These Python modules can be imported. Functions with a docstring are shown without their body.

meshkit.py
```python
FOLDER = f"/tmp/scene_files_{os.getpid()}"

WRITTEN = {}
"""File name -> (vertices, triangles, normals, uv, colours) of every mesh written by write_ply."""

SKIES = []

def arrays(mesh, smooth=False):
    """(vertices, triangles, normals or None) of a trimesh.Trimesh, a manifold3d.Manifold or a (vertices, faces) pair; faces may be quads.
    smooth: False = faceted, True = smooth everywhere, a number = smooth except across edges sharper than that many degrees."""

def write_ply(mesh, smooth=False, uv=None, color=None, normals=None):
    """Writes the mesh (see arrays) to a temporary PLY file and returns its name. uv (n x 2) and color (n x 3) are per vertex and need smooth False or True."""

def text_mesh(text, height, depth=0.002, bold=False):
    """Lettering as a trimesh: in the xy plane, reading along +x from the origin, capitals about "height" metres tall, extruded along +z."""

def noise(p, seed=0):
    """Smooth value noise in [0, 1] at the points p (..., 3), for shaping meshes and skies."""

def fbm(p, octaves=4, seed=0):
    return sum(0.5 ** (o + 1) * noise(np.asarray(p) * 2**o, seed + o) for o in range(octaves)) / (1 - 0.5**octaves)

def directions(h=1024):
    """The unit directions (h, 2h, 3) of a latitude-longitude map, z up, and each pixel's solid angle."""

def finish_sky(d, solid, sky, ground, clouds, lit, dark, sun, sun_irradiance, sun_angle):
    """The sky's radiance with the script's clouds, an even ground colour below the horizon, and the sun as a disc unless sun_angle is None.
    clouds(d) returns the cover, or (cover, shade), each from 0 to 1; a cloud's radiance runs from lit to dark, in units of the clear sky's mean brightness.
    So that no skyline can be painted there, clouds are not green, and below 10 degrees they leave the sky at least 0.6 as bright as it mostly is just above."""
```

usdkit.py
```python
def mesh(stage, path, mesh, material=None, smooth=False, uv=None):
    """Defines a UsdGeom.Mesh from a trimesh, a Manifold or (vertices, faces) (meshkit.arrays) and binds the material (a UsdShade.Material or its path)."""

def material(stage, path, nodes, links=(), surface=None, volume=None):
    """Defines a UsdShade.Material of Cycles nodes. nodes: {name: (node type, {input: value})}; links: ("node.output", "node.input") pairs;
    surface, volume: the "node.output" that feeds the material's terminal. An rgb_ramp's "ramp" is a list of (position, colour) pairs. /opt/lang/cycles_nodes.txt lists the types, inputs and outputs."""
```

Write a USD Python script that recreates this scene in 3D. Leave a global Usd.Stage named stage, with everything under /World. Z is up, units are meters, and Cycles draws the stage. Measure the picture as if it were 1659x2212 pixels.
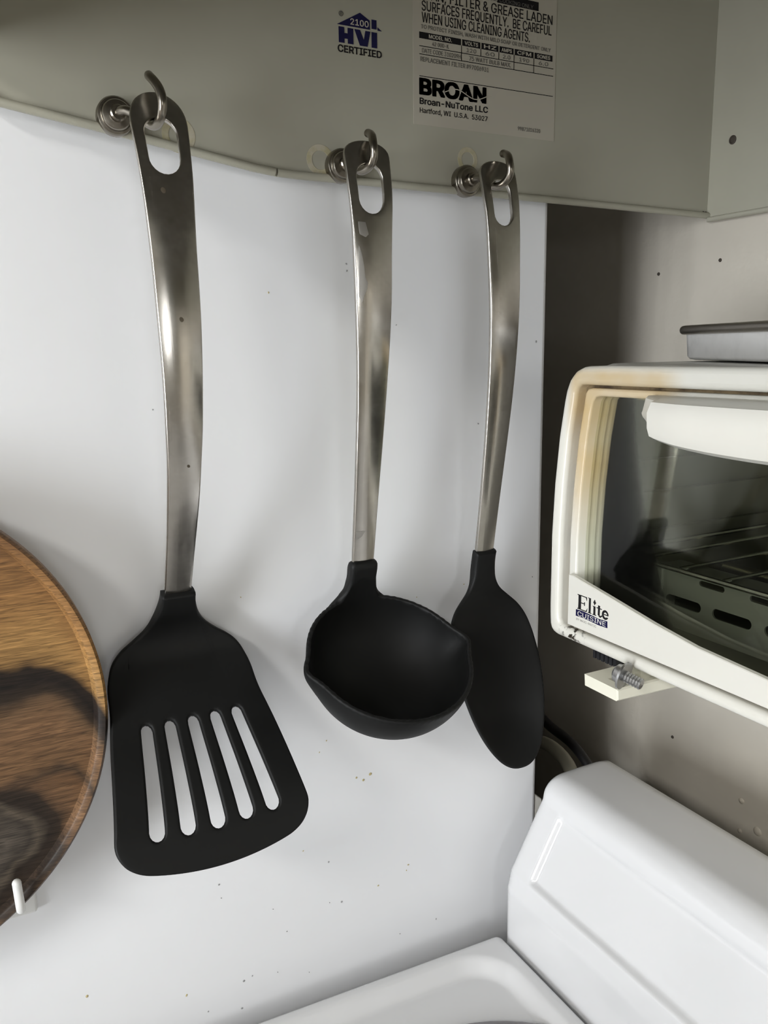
import math, random
import numpy as np
import trimesh, manifold3d as m3, mapbox_earcut, usdkit, meshkit
from pxr import Usd, UsdGeom, UsdLux, UsdShade, Gf, Sdf
from shapely.geometry import Polygon, LineString, Point, box as sbox
from shapely.ops import unary_union
from shapely import affinity
from scipy.interpolate import PchipInterpolator as Pchip

stage = Usd.Stage.CreateInMemory()
UsdGeom.SetStageUpAxis(stage, UsdGeom.Tokens.z)
UsdGeom.SetStageMetersPerUnit(stage, 1.0)
UsdGeom.Xform.Define(stage, '/World')
UsdGeom.Scope.Define(stage, '/World/Looks')

# ------------------------------------------------------------------ camera
FPX = 1811.8                                             # focal length in pixels of the 1659 x 2212 frame
CAM = np.array([0.40, -0.44, 1.275])
YAW, PITCH, ROLL = map(math.radians, (62.26, 11.125, -0.84))
cf = np.array([-math.sin(YAW)*math.cos(PITCH), math.cos(YAW)*math.cos(PITCH), -math.sin(PITCH)])
cr = np.array([math.cos(YAW), math.sin(YAW), 0.0]); cu = np.cross(cr, cf)
cr, cu = math.cos(ROLL)*cr + math.sin(ROLL)*cu, -math.sin(ROLL)*cr + math.cos(ROLL)*cu
cam = UsdGeom.Camera.Define(stage, '/World/camera')
cam.AddTransformOp().Set(Gf.Matrix4d(*[float(v) for v in (*cr, 0, *cu, 0, *(-cf), 0, *CAM, 1)]))
cam.CreateHorizontalApertureAttr(36.0); cam.CreateVerticalApertureAttr(48.0)
cam.CreateFocalLengthAttr(36.0*FPX/1659.0)
cam.CreateClippingRangeAttr(Gf.Vec2f(0.01, 100))
cam.GetPrim().CreateAttribute('exposure', Sdf.ValueTypeNames.Float).Set(0.14)

# ------------------------------------------------------------------ light
ROOM = dict(x0=-0.95, x1=2.30, y0=-3.0, y1=0.0, z1=2.45)
W1 = (0.70, 1.70, 0.25, 2.00)        # window in the front wall: x0, x1, z0, z1
W2 = (-1.00, -0.60, 1.20, 1.65)      # window in the right wall: y0, y1, z0, z1
def rect_light(name, centre, rot, w, h, power, col):
    l = UsdLux.RectLight.Define(stage, '/World/' + name)
    l.AddTranslateOp().Set(Gf.Vec3d(*centre)); l.AddRotateXYZOp().Set(Gf.Vec3f(*rot))
    l.CreateWidthAttr(w); l.CreateHeightAttr(h); l.CreateIntensityAttr(power); l.CreateColorAttr(Gf.Vec3f(*col))
    return l
rect_light('daylight_front', ((W1[0]+W1[1])/2, ROOM['y0']-0.16, (W1[2]+W1[3])/2), (90, 0, 0), W1[1]-W1[0]+.1, W1[3]-W1[2]+.1, 14.5, (.97, 1.0, 1.04))
rect_light('daylight_right', (ROOM['x1']+0.16, (W2[0]+W2[1])/2, (W2[2]+W2[3])/2), (90, 0, 90), W2[1]-W2[0]+.1, W2[3]-W2[2]+.1, 9.0, (1.0, 1.0, 1.0))
LAMP = (1.00, 1.80, -2.40, -2.00)        # ceiling light fixture: x0, x1, y0, y1
rect_light('ceiling_lamp', ((LAMP[0]+LAMP[1])/2, (LAMP[2]+LAMP[3])/2, ROOM['z1']-0.062), (0, 0, 0), LAMP[1]-LAMP[0], LAMP[3]-LAMP[2], 34.0, (1.0, .985, .95))
dome = UsdLux.DomeLight.Define(stage, '/World/sky'); dome.CreateIntensityAttr(1.0); dome.CreateColorAttr(Gf.Vec3f(.85, .93, 1.0))

# ------------------------------------------------------------------ helpers
_used = {}
def path_for(name, parent):
    base = (parent if isinstance(parent, str) else str(parent.GetPath())) if parent is not None else '/World'
    k = (base, name); n = _used.get(k, 0); _used[k] = n + 1
    return base + '/' + (name if n == 0 else f'{name}_{n:03d}')
def tag(p, label=None, cat=None, group=None, kind=None):
    p = p.GetPrim() if hasattr(p, 'GetPrim') else p
    for k, v in (('label', label), ('category', cat), ('group', group), ('kind', kind)):
        if v: p.SetCustomDataByKey(k, v)
    return p
def thing(name, label, cat, loc=(0, 0, 0), group=None):
    x = UsdGeom.Xform.Define(stage, path_for(name, None))
    x.AddTranslateOp().Set(Gf.Vec3d(*map(float, loc)))
    p = tag(x, label, cat, group); _loc[str(p.GetPath())] = np.array(loc, float)
    return p
_loc = {}
def obj(name, mesh, mat, parent=None, smooth=40, label=None, kind=None):
    """One Mesh prim; mesh coordinates are world metres, moved into the frame of the thing it belongs to."""
    off = np.zeros(3)
    if parent is not None:
        for q, o in _loc.items():
            if str(parent.GetPath()) == q or str(parent.GetPath()).startswith(q + '/'): off = o
    v, f = arr(mesh)
    m = usdkit.mesh(stage, path_for(name, parent), trimesh.Trimesh(v - off, f, process=False), mat, smooth)
    return tag(m, label, None, None, kind)
def struct(name, mesh, mat, parent=None, smooth=False):
    p = obj(name, mesh, mat, parent, smooth)
    if parent is None: tag(p, kind='structure')
    return p
def arr(mesh):
    if hasattr(mesh, 'to_mesh'):
        m = mesh.to_mesh(); return np.array(m.vert_properties[:, :3], float), np.array(m.tri_verts, int)
    if isinstance(mesh, tuple):
        v, f = np.asarray(mesh[0], float), np.asarray(mesh[1], int)
        if f.shape[1] == 4: f = np.vstack([f[:, [0, 1, 2]], f[:, [0, 2, 3]]])
        return v, f
    return np.array(mesh.vertices), np.array(mesh.faces)
def cat_(*ms):
    vs, fs, n = [], [], 0
    for m in ms:
        v, f = arr(m); vs.append(v); fs.append(f + n); n += len(v)
    return np.vstack(vs), np.vstack(fs)
def man(mesh):
    v, f = arr(mesh)
    t = trimesh.Trimesh(v, f, process=True); trimesh.repair.fix_normals(t)
    if t.volume < 0: t.invert()
    r = m3.Manifold(m3.Mesh(np.asarray(t.vertices, np.float32), np.asarray(t.faces, np.uint32)))
    if r.is_empty(): raise ValueError('mesh is not closed')
    return r
def mbox(x0, x1, y0, y1, z0, z1):
    return m3.Manifold.cube([x1-x0, y1-y0, z1-z0]).translate([x0, y0, z0])
def rbox(x0, x1, y0, y1, z0, z1, r, seg=12):
    s = m3.Manifold.sphere(r, seg)
    return m3.Manifold.batch_hull([s.translate([x, y, z]) for x in (x0+r, x1-r) for y in (y0+r, y1-r) for z in (z0+r, z1-r)])
def ring_pts(c, step=None):
    c = np.array(c.coords)[:-1, :2]
    if step:
        L = LineString(np.vstack([c, c[:1]])); n = max(8, int(L.length/step))
        c = np.array([L.interpolate(k/n, normalized=True).coords[0] for k in range(n)])
    return c
def inset(c, b, ccw=True):
    d1 = c - np.roll(c, 1, 0); d2 = np.roll(c, -1, 0) - c
    n = lambda d: np.stack([-d[:, 1], d[:, 0]], 1)/np.maximum(np.linalg.norm(d, axis=1), 1e-12)[:, None]
    a = n(d1) + n(d2); l2 = np.maximum((a*a).sum(1), .5)
    return c + a*(2*b/l2)[:, None]
def slab(poly, t, b, step=None, seg=1):
    """A plate of thickness t (w from -t/2 to t/2) of a polygon with holes, its edges rounded by b. (u, v, w)"""
    poly = Polygon(poly.exterior, poly.interiors)
    from shapely.geometry.polygon import orient
    poly = orient(poly, 1.0)
    rings = [ring_pts(r, step) for r in [poly.exterior, *poly.interiors]]
    ends = np.cumsum([len(r) for r in rings]).astype(np.uint32)
    levels = []
    if b > 0:
        A = [k/seg*math.pi/2 for k in range(seg+1)]
        prof = [(b*(1-math.sin(a)), t/2 - b*(1-math.cos(a))) for a in A]
        prof = prof + [(i, -w) for i, w in reversed(prof)]
    else:
        prof = [(0, t/2), (0, -t/2)]
    V = []
    for i, w in prof:
        pts = np.vstack([inset(r, i) for r in rings]); V.append(np.column_stack([pts, np.full(len(pts), w)]))
    N = len(V[0]); nl = len(V)
    jit = V[0][:, :2] + np.random.default_rng(1).uniform(-2e-8, 2e-8, (len(V[0]), 2))       # keeps earcut from dropping collinear points
    tri = mapbox_earcut.triangulate_float64(jit, ends).reshape(-1, 3).astype(int)
    a = V[0][tri]; ar = np.cross(a[:, 1]-a[:, 0], a[:, 2]-a[:, 0])[:, 2]
    tri[ar < 0] = tri[ar < 0][:, ::-1]
    F = [tri, tri[:, ::-1] + (nl-1)*N]
    s = 0
    for r in rings:
        n = len(r); i = np.arange(n); j = (i+1) % n
        for k in range(nl-1):
            A_, B_ = k*N + s, (k+1)*N + s
            F += [np.stack([A_+i, B_+i, A_+j], 1), np.stack([A_+j, B_+i, B_+j], 1)]
        s += n
    return np.vstack(V), np.vstack(F)
def plate(poly, axis, a, t, b=0.0, step=None, seg=1):
    """A slab standing in a plane: axis 0: polygon (y, z) around x = a; axis 1: polygon (x, z) around y = a; axis 2: polygon (x, y) around z = a."""
    v, f = slab(poly, t, b, step, seg); u, w, d = v.T
    P = {0: (a+d, u, w), 1: (u, a+d, w), 2: (u, w, a+d)}[axis]
    v = np.column_stack(P)
    return (v, f[:, ::-1]) if axis == 1 else (v, f)
def tube(pts, r, n=10, closed=False, caps=True):
    p = np.asarray(pts, float); m = len(p); r = np.broadcast_to(r, m)
    t = np.gradient(p, axis=0) if not closed else np.roll(p, -1, 0) - np.roll(p, 1, 0)
    t /= np.linalg.norm(t, axis=1)[:, None]
    up = np.array([0, 0, 1.0]) if abs(t[0][2]) < .9 else np.array([0, 1.0, 0]); u = np.cross(t[0], up); u /= np.linalg.norm(u)
    V = []
    for k in range(m):
        u = u - t[k]*(u@t[k]); u /= np.linalg.norm(u); w = np.cross(t[k], u)
        a = np.linspace(0, 2*math.pi, n, endpoint=False)
        V.append(p[k] + r[k]*(np.outer(np.cos(a), u) + np.outer(np.sin(a), w)))
    V = np.vstack(V); F = []
    for k in range(m if closed else m-1):
        k2 = (k+1) % m
        for i in range(n):
            j = (i+1) % n; F += [(k*n+i, k*n+j, k2*n+j), (k*n+i, k2*n+j, k2*n+i)]
    if not closed and caps:
        V = np.vstack([V, p[0], p[-1]])
        for i in range(n):
            j = (i+1) % n; F += [(m*n, j, i), (m*n+1, (m-1)*n+i, (m-1)*n+j)]
    return V, np.array(F)
def curve(pts, n=40):
    p = np.asarray(pts, float); s = np.r_[0, np.cumsum(np.linalg.norm(np.diff(p, axis=0), axis=1))]
    from scipy.interpolate import CubicSpline
    c = CubicSpline(s, p); return c(np.linspace(0, s[-1], n))
def lathe(prof, n=64, axis=(1, 0, 0), at=(0, 0, 0)):
    """prof: (radius, height along the axis); closed at r = 0 ends."""
    axis = np.array(axis, float); axis /= np.linalg.norm(axis)
    u = np.cross(axis, [0, 0, 1.0]);
    if np.linalg.norm(u) < 1e-6: u = np.array([1.0, 0, 0])
    u /= np.linalg.norm(u); w = np.cross(axis, u); a = np.linspace(0, 2*math.pi, n, endpoint=False)
    V = np.vstack([np.array(at) + h*axis + r*(np.outer(np.cos(a), u) + np.outer(np.sin(a), w)) for r, h in prof]); F = []
    for k in range(len(prof)-1):
        for i in range(n):
            j = (i+1) % n; A, B, C, D = k*n+i, k*n+j, (k+1)*n+j, (k+1)*n+i
            if prof[k][0] > 1e-9: F.append((A, B, C))
            if prof[k+1][0] > 1e-9: F.append((A, C, D))
    return V, np.array(F)
def px_on(axis, px, py, val):
    """The point of the plane (axis coordinate = val) that a spot of the photograph shows; used to survey marks on real surfaces."""
    d = (px-829.5)/FPX*cr - (py-1106)/FPX*cu + cf
    return CAM + d*((val-CAM[axis])/d[axis])
def sm(a, b, x): t = np.clip((x-a)/(b-a), 0, 1); return t*t*(3-2*t)
def rr(x0, z0, x1, z1, r, q=6): return sbox(x0+r, z0+r, x1-r, z1-r).buffer(r, quad_segs=q)
def text_on(txt, y0, y1, z0, h, x, bold=False, depth=.00012, squash=None):
    """Lettering on a wall plane x = const that faces +x, from y0 to y1, baseline z0, capital height h."""
    m = meshkit.text_mesh(txt, h, depth, bold); v, f = np.array(m.vertices), np.array(m.faces)
    lo, hi = v[:, 0].min(), v[:, 0].max(); v[:, 0] = (v[:, 0]-lo)/(hi-lo)*(y1-y0) + y0
    return np.column_stack([x + v[:, 2], v[:, 0], z0 + v[:, 1]]), f
def text_front(txt, x0, x1, z0, h, y, bold=False, depth=.00012):
    m = meshkit.text_mesh(txt, h, depth, bold); v, f = np.array(m.vertices), np.array(m.faces)
    lo, hi = v[:, 0].min(), v[:, 0].max(); v[:, 0] = (v[:, 0]-lo)/(hi-lo)*(x1-x0) + x0
    return np.column_stack([v[:, 0], y - v[:, 2], z0 + v[:, 1]]), f

# ------------------------------------------------------------------ materials
def pbr(name, col, rough=.5, metal=0.0, noise=None, bump=None, coat=0.0, spec=None, rvar=None, extra=None):
    """noise: (scale, colour 2, low, high) blotches; bump: (scale, strength, distance); rvar: (scale, low, high) roughness variation."""
    P = {'base_color': col, 'roughness': rough, 'metallic': metal}
    if coat: P['coat_weight'] = coat; P['coat_roughness'] = .08
    if spec is not None: P['specular_ior_level'] = spec
    if extra: P.update(extra)
    n, l = {'p': ('principled_bsdf', P), 'g': ('geometry', {})}, []
    if noise:
        n['nz'] = ('noise_texture', {'scale': noise[0], 'detail': 4.0, 'roughness': .6})
        n['rp'] = ('rgb_ramp', {'ramp': [(0, col), (noise[2], col), (noise[3], noise[1]), (1, noise[1])]})
        l += [('g.position', 'nz.vector'), ('nz.fac', 'rp.fac'), ('rp.color', 'p.base_color')]
    if bump:
        n['bn'] = ('noise_texture', {'scale': bump[0], 'detail': 3.0}); n['bp'] = ('bump', {'strength': bump[1], 'distance': bump[2]})
        l += [('g.position', 'bn.vector'), ('bn.fac', 'bp.height'), ('bp.normal', 'p.normal')]
    if rvar:
        n['rn'] = ('noise_texture', {'scale': rvar[0], 'detail': 4.0}); n['rm'] = ('map_range', {'clamp': True, 'from_min': .3, 'from_max': .7, 'to_min': rvar[1], 'to_max': rvar[2]})
        l += [('g.position', 'rn.vector'), ('rn.fac', 'rm.value'), ('rm.result', 'p.roughness')]
    return usdkit.material(stage, '/World/Looks/' + name, n, l, surface='p.BSDF')
M = {}
M['wall'] = pbr('wall_paint', (.60, .555, .475), .55, noise=(5, (.56, .515, .44), .35, .75), bump=(90, .25, .002))
M['room'] = pbr('room_paint', (.27, .255, .225), .7)
M['ceil'] = pbr('ceiling_paint', (.75, .74, .70), .8)
M['floor'] = pbr('floor_vinyl', (.30, .25, .20), .5, noise=(12, (.24, .19, .15), .3, .7))
M['trim'] = pbr('window_trim', (.8, .8, .78), .4)
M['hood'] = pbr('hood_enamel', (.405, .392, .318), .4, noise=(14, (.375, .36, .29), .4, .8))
M['fridge'] = pbr('fridge_enamel', (.85, .855, .87), .40, bump=(260, .05, .0006))
M['fridge_back'] = pbr('fridge_back', (.10, .10, .10), .6)
M['foam'] = pbr('pale_plastic', (.62, .60, .55), .6)
M['stove'] = pbr('stove_enamel', (.74, .74, .745), .16, coat=.4)
M['stove_gap'] = pbr('stove_seam', (.05, .05, .05), .6)
M['drip'] = pbr('drip_pan_steel', (.30, .29, .29), .3, 1.0)
M['coil'] = pbr('burner_coil', (.03, .03, .03), .5)
M['silicone'] = pbr('black_silicone', (.006, .0062, .006), .55, spec=.25, rvar=(30, .48, .62))
M['steel'] = pbr('brushed_steel', (.50, .475, .435), .22, 1.0, noise=(40, (.465, .44, .395), .45, .7), rvar=(45, .19, .27))
M['stain'] = pbr('dried_water_mark', (.40, .385, .36), .42, .9)
M['filter'] = pbr('greasy_filter_mesh', (.13, .125, .11), .55, .5)
M['burn'] = pbr('burnt_residue', (.07, .055, .035), .6)
M['nickel'] = pbr('nickel_hook', (.28, .255, .215), .24, 1.0)
M['white_plastic'] = pbr('white_plastic', (.80, .80, .78), .35)
M['ivory'] = pbr('ivory_plastic', (.78, .76, .64), .4)
M['zinc'] = pbr('zinc_bolt', (.42, .42, .42), .35, 1.0)
M['rubber'] = pbr('black_rubber', (.012, .012, .014), .55)
M['cable'] = pbr('cable_sheath', (.012, .011, .011), .4)
M['hose'] = pbr('pale_hose', (.45, .43, .34), .5)
M['ink'] = pbr('black_ink', (.010, .009, .010), .7, spec=.2)
M['ink_grey'] = pbr('faded_ink', (.13, .125, .11), .6)
M['ink_navy'] = pbr('navy_ink', (.010, .009, .050), .7, spec=.2)
M['paper'] = pbr('label_paper', (.445, .415, .345), .55)
M['glue'] = pbr('old_adhesive', (.44, .40, .25), .6, noise=(160, (.50, .46, .36), .4, .6))
M['grime'] = pbr('grime', (.05, .04, .03), .7)
M['speck_yellow'] = pbr('grease_yellow', (.50, .42, .22), .5)
M['speck_grey'] = pbr('grease_grey', (.33, .33, .33), .5)
M['pan'] = pbr('aluminium_pan', (.70, .69, .67), .38, .25, rvar=(60, .25, .42))
M['pan_rim'] = pbr('pan_rim_metal', (.40, .37, .33), .35, 1.0)
M['cavity'] = pbr('oven_cavity', (.19, .19, .155), .38, .5, rvar=(20, .3, .5))
M['cavity_floor'] = pbr('crumb_tray', (.07, .066, .06), .5, .3, noise=(300, (.10, .085, .06), .62, .7))
M['chrome'] = pbr('rack_wire', (.55, .55, .55), .2, 1.0)
M['guide'] = pbr('slotted_guide', (.27, .275, .265), .42, .5)
M['rod'] = pbr('heating_rod', (.45, .42, .33), .3, 1.0)
M['gasket'] = pbr('browned_groove', (.20, .145, .075), .6, noise=(70, (.055, .035, .018), .42, .6))
# toaster-oven plastic: off-white, browned by heat towards the upper left corner of the door, specks of grime at the lower left
def oven_plastic(name, base, stain):
    n = {'p': ('principled_bsdf', {'roughness': .34, 'coat_weight': .15}), 'g': ('geometry', {}), 'x': ('separate_xyz', {}),
         'nz': ('noise_texture', {'scale': 38.0, 'detail': 3.0}),
         'mx': ('map_range', {'range_type': 'smoothstep', 'from_min': .150, 'from_max': .128, 'to_min': 0.0, 'to_max': 1.0}),
         'mx2': ('map_range', {'range_type': 'smoothstep', 'from_min': .0715, 'from_max': .079, 'to_min': 0.0, 'to_max': 1.0}),
         'mz': ('map_range', {'range_type': 'smoothstep', 'from_min': 1.165, 'from_max': 1.225, 'to_min': 0.0, 'to_max': 1.0}),
         'mz2': ('map_range', {'range_type': 'smoothstep', 'from_min': 1.266, 'from_max': 1.260, 'to_min': 0.0, 'to_max': 1.0}),
         'mn': ('map_range', {'clamp': True, 'from_min': .25, 'from_max': .65, 'to_min': .60, 'to_max': 1.0}),
         'a': ('math', {'math_type': 'multiply'}), 'b': ('math', {'math_type': 'multiply'}), 'c': ('math', {'math_type': 'multiply'}), 'd': ('math', {'math_type': 'multiply'}),
         'nd': ('noise_texture', {'scale': 330.0, 'detail': 3.0}),
         'gd': ('map_range', {'clamp': True, 'from_min': .52, 'from_max': .60, 'to_min': 0.0, 'to_max': 1.0}),
         'dist': ('vector_math', {'math_type': 'distance', 'vector2': (.0815, -.165, 1.1305)}),
         'gr': ('map_range', {'range_type': 'smoothstep', 'from_min': .012, 'from_max': .003, 'to_min': 0.0, 'to_max': 1.0}),
         'ge': ('math', {'math_type': 'multiply'}),
         'm1': ('mix', {'color1': base, 'color2': stain}), 'm2': ('mix', {'color2': (.03, .022, .014)})}
    l = [('g.position', 'x.vector'), ('g.position', 'nz.vector'), ('x.x', 'mx.value'), ('x.x', 'mx2.value'), ('x.z', 'mz.value'), ('x.z', 'mz2.value'), ('nz.fac', 'mn.value'),
         ('mx.result', 'a.value1'), ('mx2.result', 'a.value2'), ('mz.result', 'b.value1'), ('mz2.result', 'b.value2'), ('a.value', 'c.value1'), ('b.value', 'c.value2'),
         ('c.value', 'd.value1'), ('mn.result', 'd.value2'), ('d.value', 'm1.fac'),
         ('g.position', 'nd.vector'), ('nd.fac', 'gd.value'), ('g.position', 'dist.vector1'), ('dist.value', 'gr.value'), ('gd.result', 'ge.value1'), ('gr.result', 'ge.value2'),
         ('m1.color', 'm2.color1'), ('ge.value', 'm2.fac'), ('m2.color', 'p.base_color')]
    return usdkit.material(stage, '/World/Looks/' + name, n, l, surface='p.BSDF')
M['oven'] = oven_plastic('oven_plastic', (.70, .685, .62), (.56, .41, .20))
M['oven_clean'] = pbr('oven_white', (.69, .675, .615), .34, coat=.15)
M['oven_body'] = pbr('oven_body', (.72, .71, .66), .4)
def pane(name, tint, ior=1.5, rough=0.0):
    n = {'t': ('transparent_bsdf', {'color': tint}), 'gl': ('glossy_bsdf', {'color': (1, 1, 1), 'roughness': rough}), 'f': ('fresnel', {'IOR': ior}), 'm': ('mix_closure', {})}
    return usdkit.material(stage, '/World/Looks/' + name, n, [('f.fac', 'm.fac'), ('t.BSDF', 'm.closure1'), ('gl.BSDF', 'm.closure2')], surface='m.closure')
M['glass'] = pane('window_glass', (1, 1, 1))
M['oven_glass'] = pane('oven_door_glass', (.80, .81, .74), 1.40, .05)
# wood: bands across the plate (tan, dark heartwood, reddish, dark knot) with fine fibre grain
def wood(name, lift):
    L = lambda c: tuple(min(1, x*lift) for x in c)
    n = {'p': ('principled_bsdf', {'roughness': .5, 'specular_ior_level': .3}), 'g': ('geometry', {}), 'x': ('separate_xyz', {}),
         'nz': ('noise_texture', {'scale': 13.0, 'detail': 4.0}), 'nm': ('map_range', {'from_min': .3, 'from_max': .7, 'to_min': -.011, 'to_max': .011}),
         # heartwood bands: height on the plate, dropping towards the right-hand rim
         'yr': ('map_range', {'clamp': True, 'from_min': -.412, 'from_max': -.385, 'to_min': 0.0, 'to_max': 1.0}), 'y2': ('math', {'math_type': 'multiply'}), 'y3': ('math', {'math_type': 'multiply_add', 'value2': .036}),
         's1': ('math', {'math_type': 'add'}), 'zz': ('map_range', {'from_min': 1.02, 'from_max': 1.22, 'to_min': 0.0, 'to_max': 1.0}),
         'rp': ('rgb_ramp', {'ramp': [(0, L((.085, .055, .030))), (.20, L((.10, .058, .030))), (.27, L((.21, .115, .055))), (.325, L((.165, .088, .042))), (.345, L((.075, .046, .026))), (.37, L((.19, .105, .050))), (.45, L((.22, .120, .058))),
                                      (.50, L((.155, .090, .046))), (.53, L((.040, .026, .016))), (.565, L((.014, .009, .007))), (.60, L((.024, .015, .010))), (.632, L((.33, .185, .066))), (.70, L((.42, .235, .082))), (.80, L((.33, .170, .060))), (.92, L((.20, .100, .040))), (1, L((.17, .085, .035)))]}),
         # knot low on the left
         'kd': ('vector_math', {'math_type': 'multiply', 'vector2': (0, .78, 1)}), 'kx': ('vector_math', {'math_type': 'distance', 'vector2': (0, -.4445*.78, 1.0610)}), 'kn': ('math', {'math_type': 'add'}),
         'km': ('map_range', {'clamp': True, 'from_min': .0, 'from_max': .036, 'to_min': 0.0, 'to_max': 1.0}),
         'kr': ('rgb_ramp', {'ramp': [(0, L((.10, .085, .068))), (.25, L((.055, .044, .034))), (.40, L((.115, .095, .075))), (.55, L((.06, .048, .037))), (.62, L((.105, .083, .060))), (.70, L((.028, .019, .013))), (.80, L((.040, .026, .017))), (.90, L((.15, .085, .045))), (1, L((.19, .105, .05)))]}),
         'kf': ('map_range', {'clamp': True, 'from_min': .036, 'from_max': .029, 'to_min': 0.0, 'to_max': 1.0}), 'mk': ('mix', {}),
         'mp': ('mapping', {'scale': (300.0, 55.0, 900.0), 'rotation': (0.22, 0, 0)}), 'fn': ('noise_texture', {'scale': 1.0, 'detail': 5.0, 'distortion': 1.6}),
         'fm': ('map_range', {'from_min': .3, 'from_max': .7, 'to_min': .48, 'to_max': 1.45}), 'v': ('vector_math', {'math_type': 'scale'})}
    l = [('g.position', 'x.vector'), ('g.position', 'nz.vector'), ('nz.fac', 'nm.value'), ('x.y', 'yr.value'), ('yr.result', 'y2.value1'), ('yr.result', 'y2.value2'), ('y2.value', 'y3.value1'), ('x.z', 'y3.value3'),
         ('y3.value', 's1.value1'), ('nm.result', 's1.value2'), ('s1.value', 'zz.value'), ('zz.result', 'rp.fac'),
         ('g.position', 'kd.vector1'), ('kd.vector', 'kx.vector1'), ('kx.value', 'kn.value1'), ('nm.result', 'kn.value2'), ('kn.value', 'km.value'), ('km.result', 'kr.fac'), ('kn.value', 'kf.value'),
         ('kf.result', 'mk.fac'), ('rp.color', 'mk.color1'), ('kr.color', 'mk.color2'),
         ('g.position', 'mp.vector'), ('mp.vector', 'fn.vector'), ('fn.fac', 'fm.value'), ('mk.color', 'v.vector1'), ('fm.result', 'v.scale'), ('v.vector', 'p.base_color')]
    return usdkit.material(stage, '/World/Looks/' + name, n, l, surface='p.BSDF')
M['wood'] = wood('acacia_wood', .80)
M['wood_rim'] = wood('acacia_rim', .88)
M['bump'] = pbr('wall_blister', (.55, .50, .42), .5)

# ------------------------------------------------------------------ the room
R = ROOM
struct('floor', mbox(R['x0']-.1, R['x1']+.1, R['y0']-.1, .1, -.05, 0), M['floor'])
ceil = struct('ceiling', mbox(R['x0']-.1, R['x1']+.1, R['y0']-.1, .1, R['z1'], R['z1']+.05), M['ceil'])
wb = struct('wall_back', mbox(R['x0']-.1, R['x1']+.1, 0, .1, 0, R['z1']), M['wall'])
obj('lamp_housing', mbox(LAMP[0]-.03, LAMP[1]+.03, LAMP[2]-.03, LAMP[3]+.03, R['z1']-.06, R['z1']), M['trim'], ceil, False)
struct('wall_left', mbox(R['x0']-.1, R['x0'], R['y0']-.1, 0, 0, R['z1']), M['room'])
struct('wall_front', mbox(R['x0'], R['x1'], R['y0']-.1, R['y0'], 0, R['z1']) - mbox(W1[0], W1[1], R['y0']-.2, R['y0']+.1, W1[2], W1[3]), M['room'])
struct('wall_right', mbox(R['x1'], R['x1']+.1, R['y0']-.1, 0, 0, R['z1']) - mbox(R['x1']-.1, R['x1']+.2, W2[0], W2[1], W2[2], W2[3]), M['room'])
def window(name, a0, a1, z0, z1, place):
    w = UsdGeom.Xform.Define(stage, '/World/' + name).GetPrim(); tag(w, kind='structure')
    fr = sbox(a0-.05, z0-.05, a1+.05, z1+.05).difference(sbox(a0+.03, z0+.03, a1-.03, z1-.03))
    P = {'f': (1, R['y0']-.03), 'r': (0, R['x1']+.03)}[place]
    inner = sbox(a0, z0, a1, z1).difference(sbox(a0+.035, z0+.035, a1-.035, z1-.035))
    obj('window_frame', plate(inner, P[0], P[1], .04, .003), M['trim'], w)
    mid = (z0+z1)/2
    obj('meeting_rail', plate(sbox(a0+.035, mid-.018, a1-.035, mid+.018), P[0], P[1], .035, .003), M['trim'], w)
    for lo, hi in ((z0+.035, mid-.018), (mid+.018, z1-.035)):
        obj('pane', plate(sbox(a0+.035, lo, a1-.035, hi), P[0], P[1], .004), M['glass'], w, False)
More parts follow.
